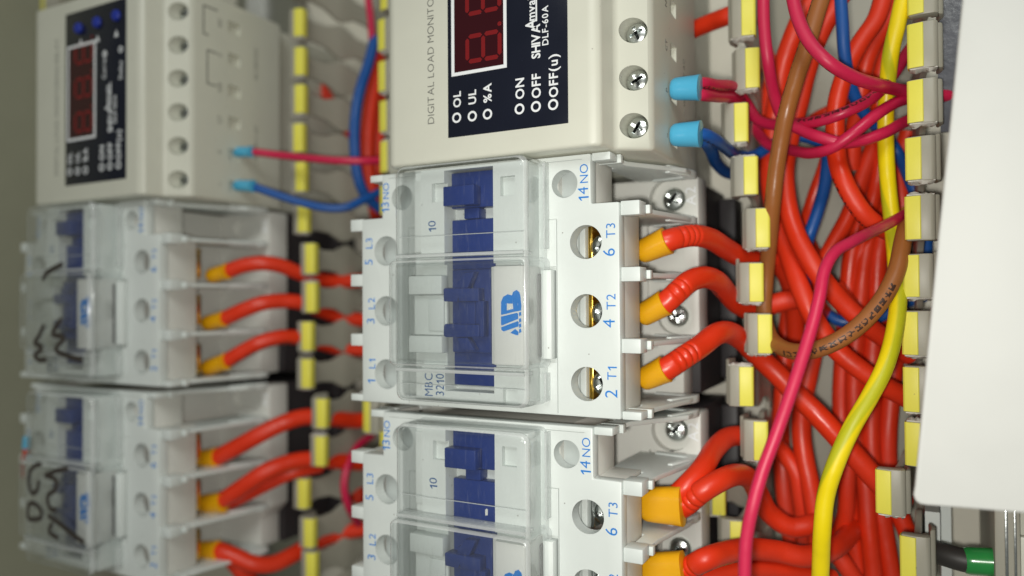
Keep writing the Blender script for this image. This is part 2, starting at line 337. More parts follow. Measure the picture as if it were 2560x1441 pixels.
POLY = [9.15, -5.4, -20.7]
def make_contactor():
    root = empty('contactor', CC)
    # dark lower base
    mb = MB().box(-39.5, 39.0, -27.0, 27.0, 8, 37.5).box(-36, 36, -22, 22, 4, 9).box(39.0, 43.5, -25, 25, 5, 15).box(-43.5, -39.0, -25, 25, 5, 15)
    build(mb, 'mounting_base', M['dark'], root, bevel=0.5)
    # light coil housing above it
    pts = [(-41,27),(-41,-27),(37,-27),(37,-17),(41,-13),(41,27)]
    mb = MB().prism(pts, 37.6, 46)
    cut = MB().cyl(33.6, 22.0, 43.0, 50, 5.0).cyl(34.8, -7.2, 43.4, 50, 4.4).box(28, 37.4, 4.5, 17.0, 44.6, 50).box(28, 36.2, -3.2, 2.8, 45.2, 50)
    build(mb, 'coil_housing', M['frame'], root, bevel=0.6, cut=cut)
    make_screw('coil_screw', 34.2, 22.0, 43.8, 3.0, root, 0.9, 1.3)
    make_screw('coil_screw', 35.0, -7.2, 44.2, 2.8, root, 0.3, 1.3)
    mb = MB(); put_text(mb, 'A2', 39.2, 22.2, 46.0, 3.6, 0.02); build(mb, 'coil_marking', M['ink_white'], root)
    # inner core between coil housing and terminal block
    mb = MB().box(-18.5, 18.5, -26.8, 26.8, 46, 79)
    build(mb, 'contact_core', M['frame'], root, bevel=0.3)
    # terminal block: plate with screw holes + skirt
    out = [(27.25,27.8),(27.25,17.2),(33.5,17.2),(33.5,-27.7),(-33.5,-27.7),(-33.5,17.2),(-27.25,17.2),(-27.25,27.8)]
    mb = MB().prism(out, 78.6, 82)
    cut = MB()
    for sx in (-1, 1):
        for y in POLY: cut.cyl(sx*26.05, y, 70, 90, 3.6, 40)
        cut.cyl(sx*21.3, 21.8, 70, 90, 3.0, 40)
        # moulded seam line
        sw = 0.10
        xs0, xs1 = 15.9*sx + 0.5*sx, 19.4*sx
        cut.box(xs0 - sw, xs0 + sw, 14.4, 26.6, 81.6, 85); cut.box(min(xs0, xs1) - sw, max(xs0, xs1) + sw, 14.2, 14.4, 81.6, 85)
        cut.box(xs1 - sw, xs1 + sw, -27.2, 14.3, 81.6, 85); cut.box(min(xs0, xs1+6*sx), max(xs0, xs1+6*sx), 26.6, 26.75, 81.6, 85)
    cut.box(16.6, 19.2, -16.4, 4.2, 81.0, 85)                 # shallow window frame right of the name block
    build(mb, 'terminal_plate', M['white'], root, bevel=0.35, cut=cut)
    for sx in (-1, 1):
        # one closed outline per end, following the step of the plate
        pts = [(33.3,17.0),(33.3,-27.5),(25.7,-27.5),(25.7,-26.2),(32.0,-26.2),(32.0,15.6),(25.8,15.6),(25.8,27.6),(27.05,27.6),(27.05,17.0)]
        build(MB().prism([(sx*p, q) for p, q in pts], 68.5, 78.5), 'terminal_skirt', M['frame'], root, bevel=0.15)
    # what one sees down the screw holes
    for i, y in enumerate(POLY):
        x = 26.05
        t = build(MB().box(x-2.5, x-1.5, y-4.6, y+4.6, 66.9, 74.5).box(x-2.5, x+5.9, y-4.6, y+4.6, 66.0, 67.4), 'clamp_plate', M['brass'], root, bevel=0.15)
        build(MB().box(x-5.4, x-4.4, y-5.0, y+5.0, 67, 76.0).box(x-4.2, x-2.9, y-5.0, y+5.0, 67, 75.2), 'cell_wall', M['white_in'], root, bevel=0.1)
        make_screw('terminal_screw', x + 1.3, y - 0.6, 74.4, 3.2, root, 0.35 + i*0.9, 1.1)
        build(MB().cyl(x+1.0, y-0.8, 67, 73, 1.9), 'screw_shank', M['steel'], root)
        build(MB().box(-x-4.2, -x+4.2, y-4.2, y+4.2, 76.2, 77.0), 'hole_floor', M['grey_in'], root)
    for sx in (-1, 1):
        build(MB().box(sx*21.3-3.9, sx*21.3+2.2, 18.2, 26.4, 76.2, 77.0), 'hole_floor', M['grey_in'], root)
        build(MB().box(sx*21.3+2.3, sx*21.3+4, 18.5, 23.2, 75, 77.4), 'clamp_plate', M['copper_dark'], root, bevel=0.2)
    # phase barriers on both ends
    for sx in (-1, 1):
        for y, x0 in ((27.1, 27.3), (15.9, 33.55), (2.2, 33.55), (-12.6, 33.55), (-26.9, 33.55)):
            hw = 1.5 if abs(y) < 20 else 0.85
            f = MB().box(sx*x0, sx*(x0+4.1), y-hw, y+hw, 76.8, 81.3)
            prof = [(x0+0.05, 76.7), (x0+3.6, 76.7), (x0+3.9, 70), (40.4, 55), (40.4, 46.2), (25.6, 46.2), (25.6, 68), (x0+0.05, 68)]
            f.prism([(sx*a, b) for a, b in prof], y-0.55, y+0.55, 'y')
            f.box(sx*(x0-0.2), sx*(x0+4.9), y-0.95, y+0.95, 75.2, 76.9)
            prof2 = [(30, 46.3), (40.8, 46.3), (40.8, 49.5), (37.6, 59), (36.4, 59), (38.6, 49.5), (30, 48)]
            f.prism([(sx*a, b) for a, b in prof2], y-0.95, y+0.95, 'y')
            build(f, 'phase_barrier', M['white'], root, bevel=0.22)
    # printed terminal names
    mb = MB()
    for s_, u, v, sz in (('14', 1459, 485, 3.4), ('NO', 1461, 434, 2.7), ('6', 1524, 631, 3.8), ('T3', 1528, 577, 2.9), ('4', 1524, 809, 3.8), ('T2', 1529, 755, 2.9), ('2', 1530, 985, 3.9), ('T1', 1531, 934, 2.9),
                         ('13', 964, 519, 3.3), ('NO', 966, 478, 2.6), ('5', 923, 656, 3.4), ('L3', 924, 609, 2.9), ('3', 928, 803, 3.4), ('L2', 930, 759, 2.9), ('1', 929, 954, 3.4), ('L1', 931, 910, 2.9)):
        x, y = LC(u, v, 82); put_text(mb, s_, x, y, 82.0, sz, -0.008, 1.0, spacing=1.12)
    build(mb, 'terminal_marking', M['ink_blue'], root)
    # raised centre
    mb = MB().box(-15.0, 15.2, -24.9, 26.6, 80.5, 88)
    cut = MB().box(-5.35, 7.15, -23.0, 26.0, 83.2, 95).box(-20, -11.6, -26, 28, 85.3, 95)
    for u, v in ((1096, 482), (1269, 465), (1276, 995)):
        x, y = LC(u, v, 88); cut.box(x-1.75, x+1.75, y-2.1, y+2.1, 86.6, 95)
    cut.box(-14.0, 15.3, -17.4, 5.0, 87.0, 95)
    build(mb, 'front_block', M['white_in'], root, bevel=0.25, cut=cut)
    mb = MB().box(-14.8, -9.6, 8.2, 24.6, 85.5, 86.0)
    build(mb, 'legend_strip', M['white'], root, bevel=0.1)
    # blue slide mechanism
    mb = MB()
    mb.box(-4.7, 6.6, 17.6, 25.6, 82.9, 86.0)               # upper carriage
    mb.box(-4.9, 3.0, 17.9, 22.2, 86.1, 89.2)               # thumb knob
    mb.box(-1.2, 2.6, 15.1, 17.5, 82.9, 86.4)               # neck
    mb.box(-4.6, 6.8, 3.9, 15.0, 82.9, 86.0)                # middle plate
    mb.box(-3.6, 6.2, -14.4, 3.8, 82.9, 87.6)               # bed of the driver
    def px(pts, z0, z1, o=360): mb.prism([LC(880 + a_/3.603, o + b_/3.603, z1) for a_, b_ in pts], z0, z1)
    px([(1000,1160),(1100,1152),(1040,1300),(935,1300),(935,1235),(965,1225)], 87.7, 89.9)
    px([(820,1310),(835,1300),(1140,1300),(1140,1420),(960,1420),(955,1385),(940,1425),(825,1420)], 87.7, 90.3)
    px([(960,195),(1110,195),(1110,400),(960,400)], 87.7, 89.3, 700)
    px([(1112,190),(1185,190),(1185,515),(1145,515),(1145,400),(1112,400)], 87.7, 90.0, 700)
    px([(825,410),(840,397),(1110,402),(1143,402),(1143,515),(840,518),(822,500)], 87.7, 90.3, 700)
    px([(940,519),(1035,519),(1108,638),(985,638)], 87.7, 89.9, 700)
    mb.box(-4.2, 6.7, -21.8, -14.5, 82.9, 86.0)             # lower plate
    build(mb, 'slide_bar', M['blue'], root, bevel=0.3)
    # pale blocks round the mechanism
    mb = MB().box(-13.8, -4.9, -1.6, 2.6, 87.1, 90.0).box(-13.8, -4.9, -14.6, -10.8, 87.1, 90.0).box(-13.4, -4.6, -10.7, -1.7, 87.1, 88.3).box(-9.2, -5.0, -9.8, -2.6, 88.4, 89.0)
    build(mb, 'centre_block', M['white_in'], root, bevel=0.3)
    # name block: rounded towards the right
    prof = [(7.3, 84.0), (7.3, 89.4), (8.4, 89.4), (8.8, 91.0), (15.3, 91.0), (15.7, 90.8), (15.85, 90.4), (15.9, 88.6), (15.7, 82.3), (7.3, 82.3)]
    build(MB().prism(prof, -16.6, 4.2, 'y'), 'name_block', M['cover'], root, bevel=0.25)
    build(MB().box(16.0, 16.4, -15.2, 2.6, 82.3, 84.4), 'latch_slot_shade', M['dark'], root)  # solid dark bar; the shade inside the slot is put into its colour
    mb = MB().box(16.5, 18.9, -15.6, 3.4, 81.1, 84.0)
    build(mb, 'latch_bar', M['white'], root, bevel=0.2)
    # blue emblem on the name block
    def lg(pts):
        out = []
        for a, b in pts:
            x, y = LC(880 + a/3.603, 700 + b/3.603, 91.0); out.append((x, y))
        return out
    mb = MB()
    def glyph(pts):
        q = lg(pts)
        # follow the rounded shoulder of the block: drop the part past x = 12.5 by 0.05 steps
        lo = [(x - 0.75, y, 91.03) for x, y in q]
        n = len(lo); mb.add(lo + [(x, y, z+0.05) for x, y, z in lo], [list(range(n)), list(range(n, 2*n))] + [(i, (i+1) % n, (i+1) % n+n, i+n) for i in range(n)])
    glyph([(1455,478),(1500,443),(1530,470),(1528,500),(1505,497)])
    glyph([(1373,428),(1522,372),(1532,382),(1530,420),(1395,466),(1376,452)])
    glyph([(1372,332),(1515,297),(1527,305),(1527,352),(1378,412),(1372,400)])
    glyph([(1372,316),(1372,200),(1392,152),(1432,130),(1424,210),(1424,278),(1424,305)])
    glyph([(1424,305),(1424,276),(1480,262),(1480,290)])
    glyph([(1424,210),(1432,130),(1470,140),(1478,150),(1476,200),(1478,214),(1440,214)])
    glyph([(1480,290),(1482,262),(1478,206),(1520,210),(1524,240),(1526,282)])
    glyph([(1470,140),(1482,108),(1512,90),(1538,112),(1548,150),(1550,180),(1522,212),(1478,206),(1478,150)])
    glyph([(1526,282),(1524,212),(1550,178),(1556,230),(1554,276)])
    for a in (288, 345, 392, 440):
        glyph([(1534, a+6), (1552, a), (1556, a+30), (1536, a+42)])
    build(mb, 'emblem', M['ink_blue'], root)
    mb = MB()
    x, y = LC(1081, 566, 88); put_text(mb, '10', x, y, 88.0, 2.9, -0.01, 1.05)
    x, y = LC(1073, 962, 88); put_text(mb, 'MBC', x, y, 88.0, 3.1, -0.01, 0.82)
    x, y = LC(1101, 962, 88); put_text(mb, '3210', x, y, 88.0, 3.1, -0.01, 0.82)
    build(mb, 'front_marking', M['ink_navy'], root)
    # clear dust cover: shell open to the back, proud middle bulge
    def rim(x0, x1, y0, y1, r=2.2, k=4):
        pts = []
        for cx_, cy_, a0 in ((x1-r, y1-r, 0), (x0+r, y1-r, 90), (x0+r, y0+r, 180), (x1-r, y0+r, 270)):
            for i in range(k+1):
                a = math.radians(a0 + 90*i/k); pts.append((cx_ + r*math.cos(a), cy_ + r*math.sin(a)))
        return pts
    def shell(x0, x1, y0, y1, z0, z1, th=0.75, taper=0.9, r=2.0, full=True):
        mb = MB()
        rings = []
        for (ins, z) in ((0, z0), (0.15, z0+0.3*(z1-z0)), (taper*0.5, z1-1.1), (taper*0.75, z1-0.35), (taper+0.3, z1)):
            rings.append([(a, b, z) for a, b in rim(x0+ins, x1-ins, y0+ins, y1-ins, r)])
        for (ins, z) in ((taper+th+0.4, z1-th), (th+taper*0.5, z1-1.4-th*0.3), (th, z0)):
            rings.append([(a, b, z) for a, b in rim(x0+ins, x1-ins, y0+ins, y1-ins, max(0.6, r-ins*0.6))])
        n = len(rings[0]); vs = [q for r_ in rings for q in r_]
        fs = []
        for a in range(len(rings)-1):
            if a == 4: continue
            fs += [(a*n+i, a*n+(i+1) % n, (a+1)*n+(i+1) % n, (a+1)*n+i) for i in range(n)]
        mi = [0]*n + [0]*n + [1]*n + [1]*n + [0]*n + [0]*n
        fs.append([4*n+i for i in range(n)]); fs.append([5*n+i for i in range(n)][::-1]); mi += [0, 0]
        fs += [(i, (i+1) % n, 7*n+(i+1) % n, 7*n+i) for i in range(n)]
        mb.add(vs, fs); mb.m = (mi + [1]*n)[:len(fs)]
        return mb
    dc = build(shell(-16.6, 17.1, -25.6, 27.4, 82.15, 91.6, taper=0.5), 'dust_cover', (M['clear'], M['glint_edge']), root, angle=50)
    build(shell(-17.3, 17.9, -17.6, 6.2, 82.4, 93.2, r=1.4, th=0.8, taper=0.4), 'cover_window', (M['clear'], M['glint_edge']), dc, angle=50)
    for bx_ in ((-15.8, 16.4, 6.55, 7.25, 88.2, 92.2), (-15.8, 16.4, -18.65, -17.95, 88.2, 92.2), (-15.6, 16.2, 11.2, 11.4, 90.5, 90.8), (-15.6, 16.2, -21.6, -21.4, 90.5, 90.8), (17.2, 17.7, 8, 26.5, 82.1, 84.4), (17.2, 17.7, -24.6, -18.6, 82.1, 84.4)):
        build(MB().box(*bx_), 'cover_rib', M['glint_edge'], dc, bevel=0.08)
    return root

c1 = make_contactor()
GC = 'four clear covered contactors mounted in two columns'
tag(c1, 'sharp white contactor with clear cover and blue slide, below the large cream meter', 'contactor', GC)
c2 = copy_tree(c1); c2.location = (CC + Vector((0, -57.6, 0))) * S
tag(c2, 'white contactor at the bottom centre edge, with the wide flat yellow sleeves at its terminals', 'contactor', GC)
for ch in c2.children:
    if ch.name.startswith('clamp_plate'):
        ch.data = ch.data.copy(); ch.data.materials[0] = M['steel']
q = P(1217, 1281, 86) - Vector(c2.location)/S
build(MB().prism([(q.x-0.3, q.y-0.75), (q.x+0.25, q.y-0.6), (q.x+0.3, q.y+0.6), (q.x, q.y+0.8), (q.x-0.35, q.y+0.5)], 86.0, 86.12), 'fleck', M['cover'], c2)
c3 = copy_tree(c1); c3.location = (CC + Vector((-142.5, 0, 0))) * S
tag(c3, 'blurred contactor below the left meter, zigzag marker strokes on its clear cover', 'contactor', GC)
c4 = copy_tree(c1); c4.location = (CC + Vector((-142.5, -57.6, 0))) * S
tag(c4, 'blurred contactor at the bottom left, looped marker letters on its clear cover', 'contactor', GC)

# the left pair has blank oval recesses in place of the coil screws
mb = MB().prism([(-41,27),(-41,-27),(37,-27),(37,-17),(41,-13),(41,27)], 37.6, 46)
cut = MB().prism([(27.5 + 3.4*math.cos(a_*math.pi/9 + math.pi/2), 21.8 + 3.4*math.sin(a_*math.pi/9 + math.pi/2)) for a_ in range(10)] + [(34.5 + 3.4*math.cos(a_*math.pi/9 - math.pi/2), 21.8 + 3.4*math.sin(a_*math.pi/9 - math.pi/2)) for a_ in range(10)], 44.2, 50)
oval = build(mb, 'coil_housing', M['frame'], bevel=0.6, cut=cut)
for root_ in (c3, c4):
    for ch in list(root_.children):
        if ch.name.startswith('coil_housing'): ch.data = oval.data
        if ch.name.startswith('coil_screw'): bpy.data.objects.remove(ch)
bpy.data.objects.remove(oval)

# hand-written marker strokes on the two left covers
def stroke_tube(mb, pts, r):
    pts = [Vector(p) for p in pts]
    for a, b in zip(pts[:-1], pts[1:]):
        d = (b - a); 
        if d.length < 1e-6: continue
        n = Vector((-d.y, d.x, 0)).normalized() * r; e = d.normalized() * r * 0.5
        q = [a - e + n, a - e - n, b + e - n, b + e + n]
        mb.add([tuple(x) for x in q] + [tuple(x + Vector((0, 0, 0.06))) for x in q], [(0,1,2,3),(7,6,5,4),(0,4,5,1),(1,5,6,2),(2,6,7,3),(3,7,4,0)])
def scribble(root, strokes, z, r=0.5):
    o = Vector(root.location) / S; mb = MB()
    for st in strokes:
        pts = [P(u, v, z) - o for u, v in st]
        dense = []
        for i in range(len(pts)-1):
            for k in range(5):
                t = k / 5; p0 = pts[max(0, i-1)]; p1 = pts[i]; p2 = pts[i+1]; p3 = pts[min(len(pts)-1, i+2)]
                dense.append(0.5*((2*p1) + (-p0+p2)*t + (2*p0-5*p1+4*p2-p3)*t*t + (-p0+3*p1-3*p2+p3)*t**3))
        dense.append(pts[-1])
        stroke_tube(mb, [(q.x, q.y, z + 0.05 + 0.02*i/len(dense)) for i, q in enumerate(dense)], r)
    return build(mb, 'marker_writing', M['marker'], root)
scribble(c3, [[(108,698),(118,682),(135,672),(155,662)], [(105,866),(88,858),(98,840),(110,815)], [(152,800),(132,835),(160,845),(140,875),(175,892),(205,900)], [(88,858),(105,872),(88,888),(98,900),(115,900)]], 93.3, 0.8)
scribble(c4, [[(75,1178),(88,1165),(102,1162)], [(76,1175),(72,1205),(80,1232),(92,1228),(98,1205)], [(113,1190),(140,1178),(168,1172)], [(115,1190),(140,1200),(138,1225),(120,1240),(125,1270),(140,1275)],
               [(72,1262),(84,1258),(100,1272),(104,1290),(95,1298),(72,1295),(72,1262)], [(122,1290),(150,1310),(180,1335),(208,1355)], [(130,1310),(124,1330),(145,1345)]], 93.3, 0.75)

# ------------------------------------------------------------------ load meter
MC = Vector((-82, 62.9, 0))
def LM(u, v, z):
    q = P(u, v, z) - MC; return q.x, q.y
def make_meter():
    root = empty('load_meter', MC)
    h = [(24.9, 87), (26.6, 86.0), (27.3, 80.0), (33.6, 76.6), (34.4, 75.4), (34.4, 40), (30, 38), (30, 5)]
    prof = h + [(-a, b) for a, b in reversed(h)]
    mb = MB().prism(prof, -31.6, 31.6, 'y')
    cut = MB()
    SY = [-26.4 + 10.06*k for k in range(6)]
    for y in SY:
        for sx in (-1, 1):
            cut.cyl(sx*30.9, y, 71, 84, 2.7, 28)
            cut.box(sx*33.0, sx*40, y-1.7, y+1.7, 57.6, 62.4)
    build(mb, 'housing', M['meter'], root, bevel=0.9, seg=3, cut=cut)
    for y in SY:
        for sx in (-1, 1):
            if sx > 0: make_screw('terminal_screw', sx*30.9, y, 75.3, 2.45, root, random.random()*3, 1.0)
            build(MB().box(sx*32.6, sx*32.98, y-1.7, y+1.7, 57.6, 62.4), 'terminal_opening', M['brown_hole'], root)
    # black overlay with window
    x0, y0 = LM(1121, 343, 87.0); x1 = LM(1421, 306, 87.0)[0]
    y0 = -26.4; y1 = 27.2
    build(MB().box(x0, x1, y0, y1, 86.8, 87.12), 'front_overlay', M['panelblack'], root, bevel=0.06)
    sx0 = LM(1130, 190, 87)[0]; sx1 = LM(1268, 180, 87)[0]
    sy0 = LM(1130, 193, 87)[1]; sy1 = sy0 + 29.6
    fr = MB()
    for b in ((sx0, sx0+0.75, sy0, sy1), (sx1-0.75, sx1, sy0, sy1), (sx0+0.75, sx1-0.75, sy0, sy0+0.75), (sx0+0.75, sx1-0.75, sy1-0.75, sy1)):
        fr.box(b[0], b[1], b[2], b[3], 87.1, 87.22)
    d = build(MB().box(sx0+0.7, sx1-0.7, sy0+0.7, sy1-0.7, 87.0, 87.15), 'display', M['screen'], root)
    build(fr, 'window_border', M['ink_white'], root)
    # seven-segment digits; top of a digit points to -x
    px, _ = LM(1165, 150, 87.1)                             # digit top
    dh, dw, st = 8.9, 6.3, 0.98
    for k in range(3):
        yb = sy0 + 2.3 + k*10.55
        mb = MB()
        def seg(ax, ay, bx, by):
            a = Vector((ax, ay, 0)); b = Vector((bx, by, 0)); dd = (b-a).normalized(); n_ = Vector((-dd.y, dd.x, 0))*st/2
            a2 = a + dd*0.28; b2 = b - dd*0.28; e = dd*st*0.45
            q = [a2, a2+e+n_, b2-e+n_, b2, b2-e-n_, a2+e-n_]
            n = 6; mb.add([(v.x, v.y, 87.17) for v in q] + [(v.x, v.y, 87.19) for v in q], [list(range(n))[::-1], list(range(n, 2*n))] + [(i, (i+1) % n, (i+1) % n+n, i+n) for i in range(n)])
        xt, xm, xb = px + 0.4, px + dh/2, px + dh - 0.35
        yl, yr = yb + 0.4, yb + dw - 0.4
        for s_ in ((xt,yl,xt,yr),(xm,yl,xm,yr),(xb,yl,xb,yr),(xt,yl,xm,yl),(xm,yl,xb,yl),(xt,yr,xm,yr),(xm,yr,xb,yr)): seg(*s_)
        mb.cyl(xb, yb + dw + 1.2, 87.17, 87.19, 0.5, 14)
        build(mb, 'digit', M['seg'], d)
    # white lettering
    mb = MB()
    def ring(x, y, r0=0.72, r1=1.16):
        n = 28; vs = []
        for r, z in ((r0, 87.13), (r1, 87.13), (r1, 87.17), (r0, 87.17)): vs += [(x + r*math.cos(2*math.pi*i/n), y + r*math.sin(2*math.pi*i/n), z) for i in range(n)]
        mb.add(vs, [(a*n+i, a*n+(i+1) % n, ((a+1) % 4)*n+(i+1) % n, ((a+1) % 4)*n+i) for a in range(4) for i in range(n)])
    for u, v in ((1142,295),(1181,291),(1219,286),(1299,273),(1340,267),(1383,262)): ring(*LM(u, v, 87.1))
    for s_, u, v, sz in (('OL',1144,249,2.7), ('UL',1182,243,2.7), ('%A',1220,233,2.8), ('ON',1301,222,2.9), ('OFF',1342,215,2.9), ('OFF(u)',1385,190,2.85)):
        x, y = LM(u, v, 87.1); put_text(mb, s_, x, y, 87.13, sz, 0.06, 0.98)
    x, y = LM(1341, 104, 87.1); put_text(mb, 'SHIVA', x, y, 87.13, 2.8, 0.07, 0.92, spacing=0.35)
    x, y = LM(1329, 22, 87.1); put_text(mb, 'mvait', x, y+0.4, 87.13, 2.7, 0.05, 0.95, spacing=0.5)
    mb.box(x+0.95, x+1.3, y-2.9, y+4.2, 87.13, 87.17)
    x, y = LM(1329, 62, 87.1); put_text(mb, 'A', x, y, 87.13, 3.6, 0.08, 0.8)
    x, y = LM(1364, 64, 87.1); put_text(mb, 'DLF-60A', x, y, 87.13, 2.0, 0.03, 1.0, spacing=1.1)
    # upper part of the overlay, seen on the left meter
    for u, v, s_ in ((262, 165, 'Current'), (303, 175, 'Delay')):
        q = P(u, v, 87) - (MC + Vector((-141.2, 0, 0))); put_text(mb, s_, q.x, q.y, 87.13, 2.2, 0.02)
    for u, v in ((263, 135), (303, 124)):
        q = P(u, v, 87) - (MC + Vector((-141.2, 0, 0))); ring(q.x, q.y, 0.5, 0.95)
    for u, v, k in ((203, 106, 0), (245, 97, 1), (292, 84, 2)):
        q = P(u, v, 87) - (MC + Vector((-141.2, 0, 0)))
        mb.prism([(q.x-0.9, q.y-1.0), (q.x+0.9, q.y-1.0), (q.x, q.y+1.1)], 87.13, 87.17)
    build(mb, 'front_marking', M['ink_white'], root)
    for u, v in ((199, 72), (245, 57), (293, 40)):
        q = P(u, v, 87) - (MC + Vector((-141.2, 0, 0)))
        build(MB().lathe(q.x, q.y, [(1.7, 87.1), (1.7, 87.6), (1.4, 88.0), (0.5, 88.15)], 24), 'button', M['button'], root)
    mb = MB()
    x, _ = LM(1078, 200, 87); y = LM(1078, 354, 87)[1]
    put_text(mb, 'DIGITAL LOAD MONITORING RELAY', x, y + 25.6, 87.0, 2.55, -0.02, 1.0, spacing=1.08)
    # side wall markings
    for k, s_ in enumerate(('~', 'P', 'CT', 'NO', 'C', 'NC')):
        put_text(mb, s_, 34.42, SY[k], 65.6, 1.9, side=True)
    put_text(mb, '~ 110-240 V AC', 34.42, -12, 51.0, 1.9, side=True); put_text(mb, '5A 240VAC', 34.42, 15, 51.0, 1.9, side=True)
    for y0_, y1_, z0_, z1_ in ((18.5, 27.5, 71.6, 72.0), (27.1, 27.5, 66.5, 71.6), (18.5, 18.9, 70.0, 71.6), (3.6, 14.2, 70.2, 70.6), (3.6, 4.0, 66.8, 70.2), (13.8, 14.2, 66.8, 70.2)):
        mb.box(34.41, 34.46, y0_, y1_, z0_, z1_)
    build(mb, 'printed_title', M['ink_grey'], root)
    return root
m1 = make_meter(); GM = 'digital load meters above the contactors'
tag(m1, 'large sharp cream load meter with black overlay and dark red digits, at the top centre', 'meter', GM)
m2 = copy_tree(m1); m2.location = (MC + Vector((-141.2, 0, 0))) * S
tag(m2, 'out of focus cream load meter with three blue buttons, at the top left', 'meter', GM)

# ------------------------------------------------------------------ DIN rails
def rail(x, y0, y1, label):
    prof = [(-17.5, 7.5), (-17.5, 6.6), (-12.5, 6.6), (-12.5, 0.1), (12.5, 0.1), (12.5, 6.6), (17.5, 6.6), (17.5, 7.5), (11.6, 7.5), (11.6, 1.0), (-11.6, 1.0), (-11.6, 7.5)]
    o = build(MB().prism(prof, y0, y1, 'y'), 'mounting_rail', M['zinc']); o.location = (x*S, 0, 0)
    tag(o, label, 'rail', 'mounting rails behind the devices')
rail(-86, -150, 150, 'metal mounting rail behind the centre column of contactors')
rail(-228.5, -150, 150, 'metal mounting rail behind the left column of contactors')

# ------------------------------------------------------------------ wiring ducts
def duct(name_x0, name_x1, left, right, label, grp, zt=45):
    root = empty('wiring_duct', ((name_x0+name_x1)/2, 0, 0)); tag(root, label, 'wiring duct', grp)
    ox = (name_x0+name_x1)/2
    tr = MB().box(name_x0-ox, name_x1-ox, -160, 160, 0.1, 1.6).box(name_x0-ox-1.2, name_x0-ox, -160, 160, 0.1, 10).box(name_x1-ox, name_x1-ox+1.2, -160, 160, 0.1, 10)
    build(tr, 'duct_channel', M['duct'], root, bevel=0.2)
    for side, tips, xw in ((-1, left, name_x0), (1, right, name_x1)):
        for i, t in enumerate(tips):
            u, v = t[0], t[1]; z = t[2] if len(t) > 2 else zt
            ln = t[3] if len(t) > 3 else 4.95
            tip = P(u, v, z)
            f = MB()
            x, y = tip.x - ox, tip.y
            bx = xw - ox + side*0.2
            yb = y*0.35 + 0.65*(round(y/12.5)*12.5) if len(t) <= 2 else y
            # body: a tongue whose width swells twice along its height
            prof = [(0.0, 6.0), (0.07, 4.3), (0.18, 3.3), (0.32, 3.4), (0.41, 4.9), (0.47, 5.85), (0.53, 5.85), (0.59, 4.9), (0.68, 3.6), (0.84, 3.3), (0.93, 4.2), (1.0, 4.75)]
            th = 0.75; rings = []
            z0, z1 = 9.0, z - 2.6
            for k, (tt, hw) in enumerate(prof):
                s_ = tt*tt*(3-2*tt)
                cx_ = bx + (x + side*0.5 - bx)*s_; cy_ = yb + (y - yb)*tt; zz = z0 + (z1-z0)*tt
                rings.append([(cx_-th, cy_-hw, zz), (cx_+th, cy_-hw, zz), (cx_+th, cy_+hw, zz), (cx_-th, cy_+hw, zz)])
            vs = [q for r_ in rings for q in r_]; n = 4
            fs = [(a*n+j, a*n+(j+1) % n, (a+1)*n+(j+1) % n, (a+1)*n+j) for a in range(len(rings)-1) for j in range(n)] + [(3,2,1,0), tuple(len(vs)-4+j for j in range(4))]
            f.add(vs, fs)
            # tip: thick hooked lip. inner half carries the yellow strip, outer half bare
            o_ = side                                      # outward direction
            def lipp(pts): return [(x + o_*a, z + b) for a, b in pts]
            jl = ln + random.uniform(-0.15, 0.15)
            f.prism(lipp([(-2.5,-2.9),(-2.7,-0.5),(0.05,0.28),(2.3,0.22),(3.0,-0.5),(3.0,-3.4),(1.6,-3.7),(1.4,-2.7)]), y-jl, y+jl, 'y')
            f.prism([(x+o_*2.9, z-1.6), (x+o_*3.9, z-2.4), (x+o_*4.1, z-5.2), (x+o_*3.3, z-8.0), (x+o_*2.6, z-8.0), (x+o_*3.2, z-4.8)], y-jl+0.2, y+jl+random.uniform(-.4, 1.6), 'y')
            finger = build(f, 'duct_finger', M['duct'], root, bevel=0.35)
            st = MB().prism([(x+o_*a, z+b) for a, b in ((-2.78,-2.6),(-2.95,-0.35),(-2.6,0.02),(0.0,0.62),(0.25,0.35),(0.0,0.30),(-2.7,-0.45),(-2.5,-2.6))], y-jl*0.94, y+jl*0.94, 'y')
            build(st, 'yellow_strip', M['yellow'], finger, bevel=0.1)
            # torn end
            rg = random.Random(i*7+side); tv = MB()
            e = -1 if (i % 4) else 1
            NA, NB = 11, 5; g0 = []; g1 = []
            for p_ in range(NA):
                for q_ in range(NB):
                    a = -2.45 + 5.2*p_/(NA-1); b_ = -2.9 + 3.0*q_/(NB-1) - 0.10*abs(a)
                    edge = p_ in (0, NA-1) or q_ in (0, NB-1)
                    hh = rg.uniform(0.02, 0.12) if edge else rg.uniform(0.1, 0.75)
                    g0.append((x+o_*a, y+e*jl*0.97, z+b_)); g1.append((x+o_*(a+rg.uniform(-.12,.12)), y+e*(jl+hh), z+b_+rg.uniform(-.12,.12)))
            n_ = NA*NB; fs_ = [(n_+p_*NB+q_, n_+(p_+1)*NB+q_, n_+(p_+1)*NB+q_+1, n_+p_*NB+q_+1) for p_ in range(NA-1) for q_ in range(NB-1)]
            per = [(p_, 0) for p_ in range(NA)] + [(NA-1, q_) for q_ in range(1, NB)] + [(p_, NB-1) for p_ in range(NA-2, -1, -1)] + [(0, q_) for q_ in range(NB-2, 0, -1)]
            for k in range(len(per)):
                i0 = per[k][0]*NB+per[k][1]; i1 = per[(k+1) % len(per)][0]*NB+per[(k+1) % len(per)][1]
                fs_.append((i0, i1, n_+i1, n_+i0))
            tv.add(g0+g1, fs_)
            build(tv, 'torn_edge', M['duct_cut'], finger)
    return root
def seq(u, v0, dv, n, ju=5):
    return [(u + random.uniform(-ju, ju), v0 + dv*i + random.uniform(-2, 2)) for i in range(n)]
GD = 'slotted wiring ducts beside the devices'
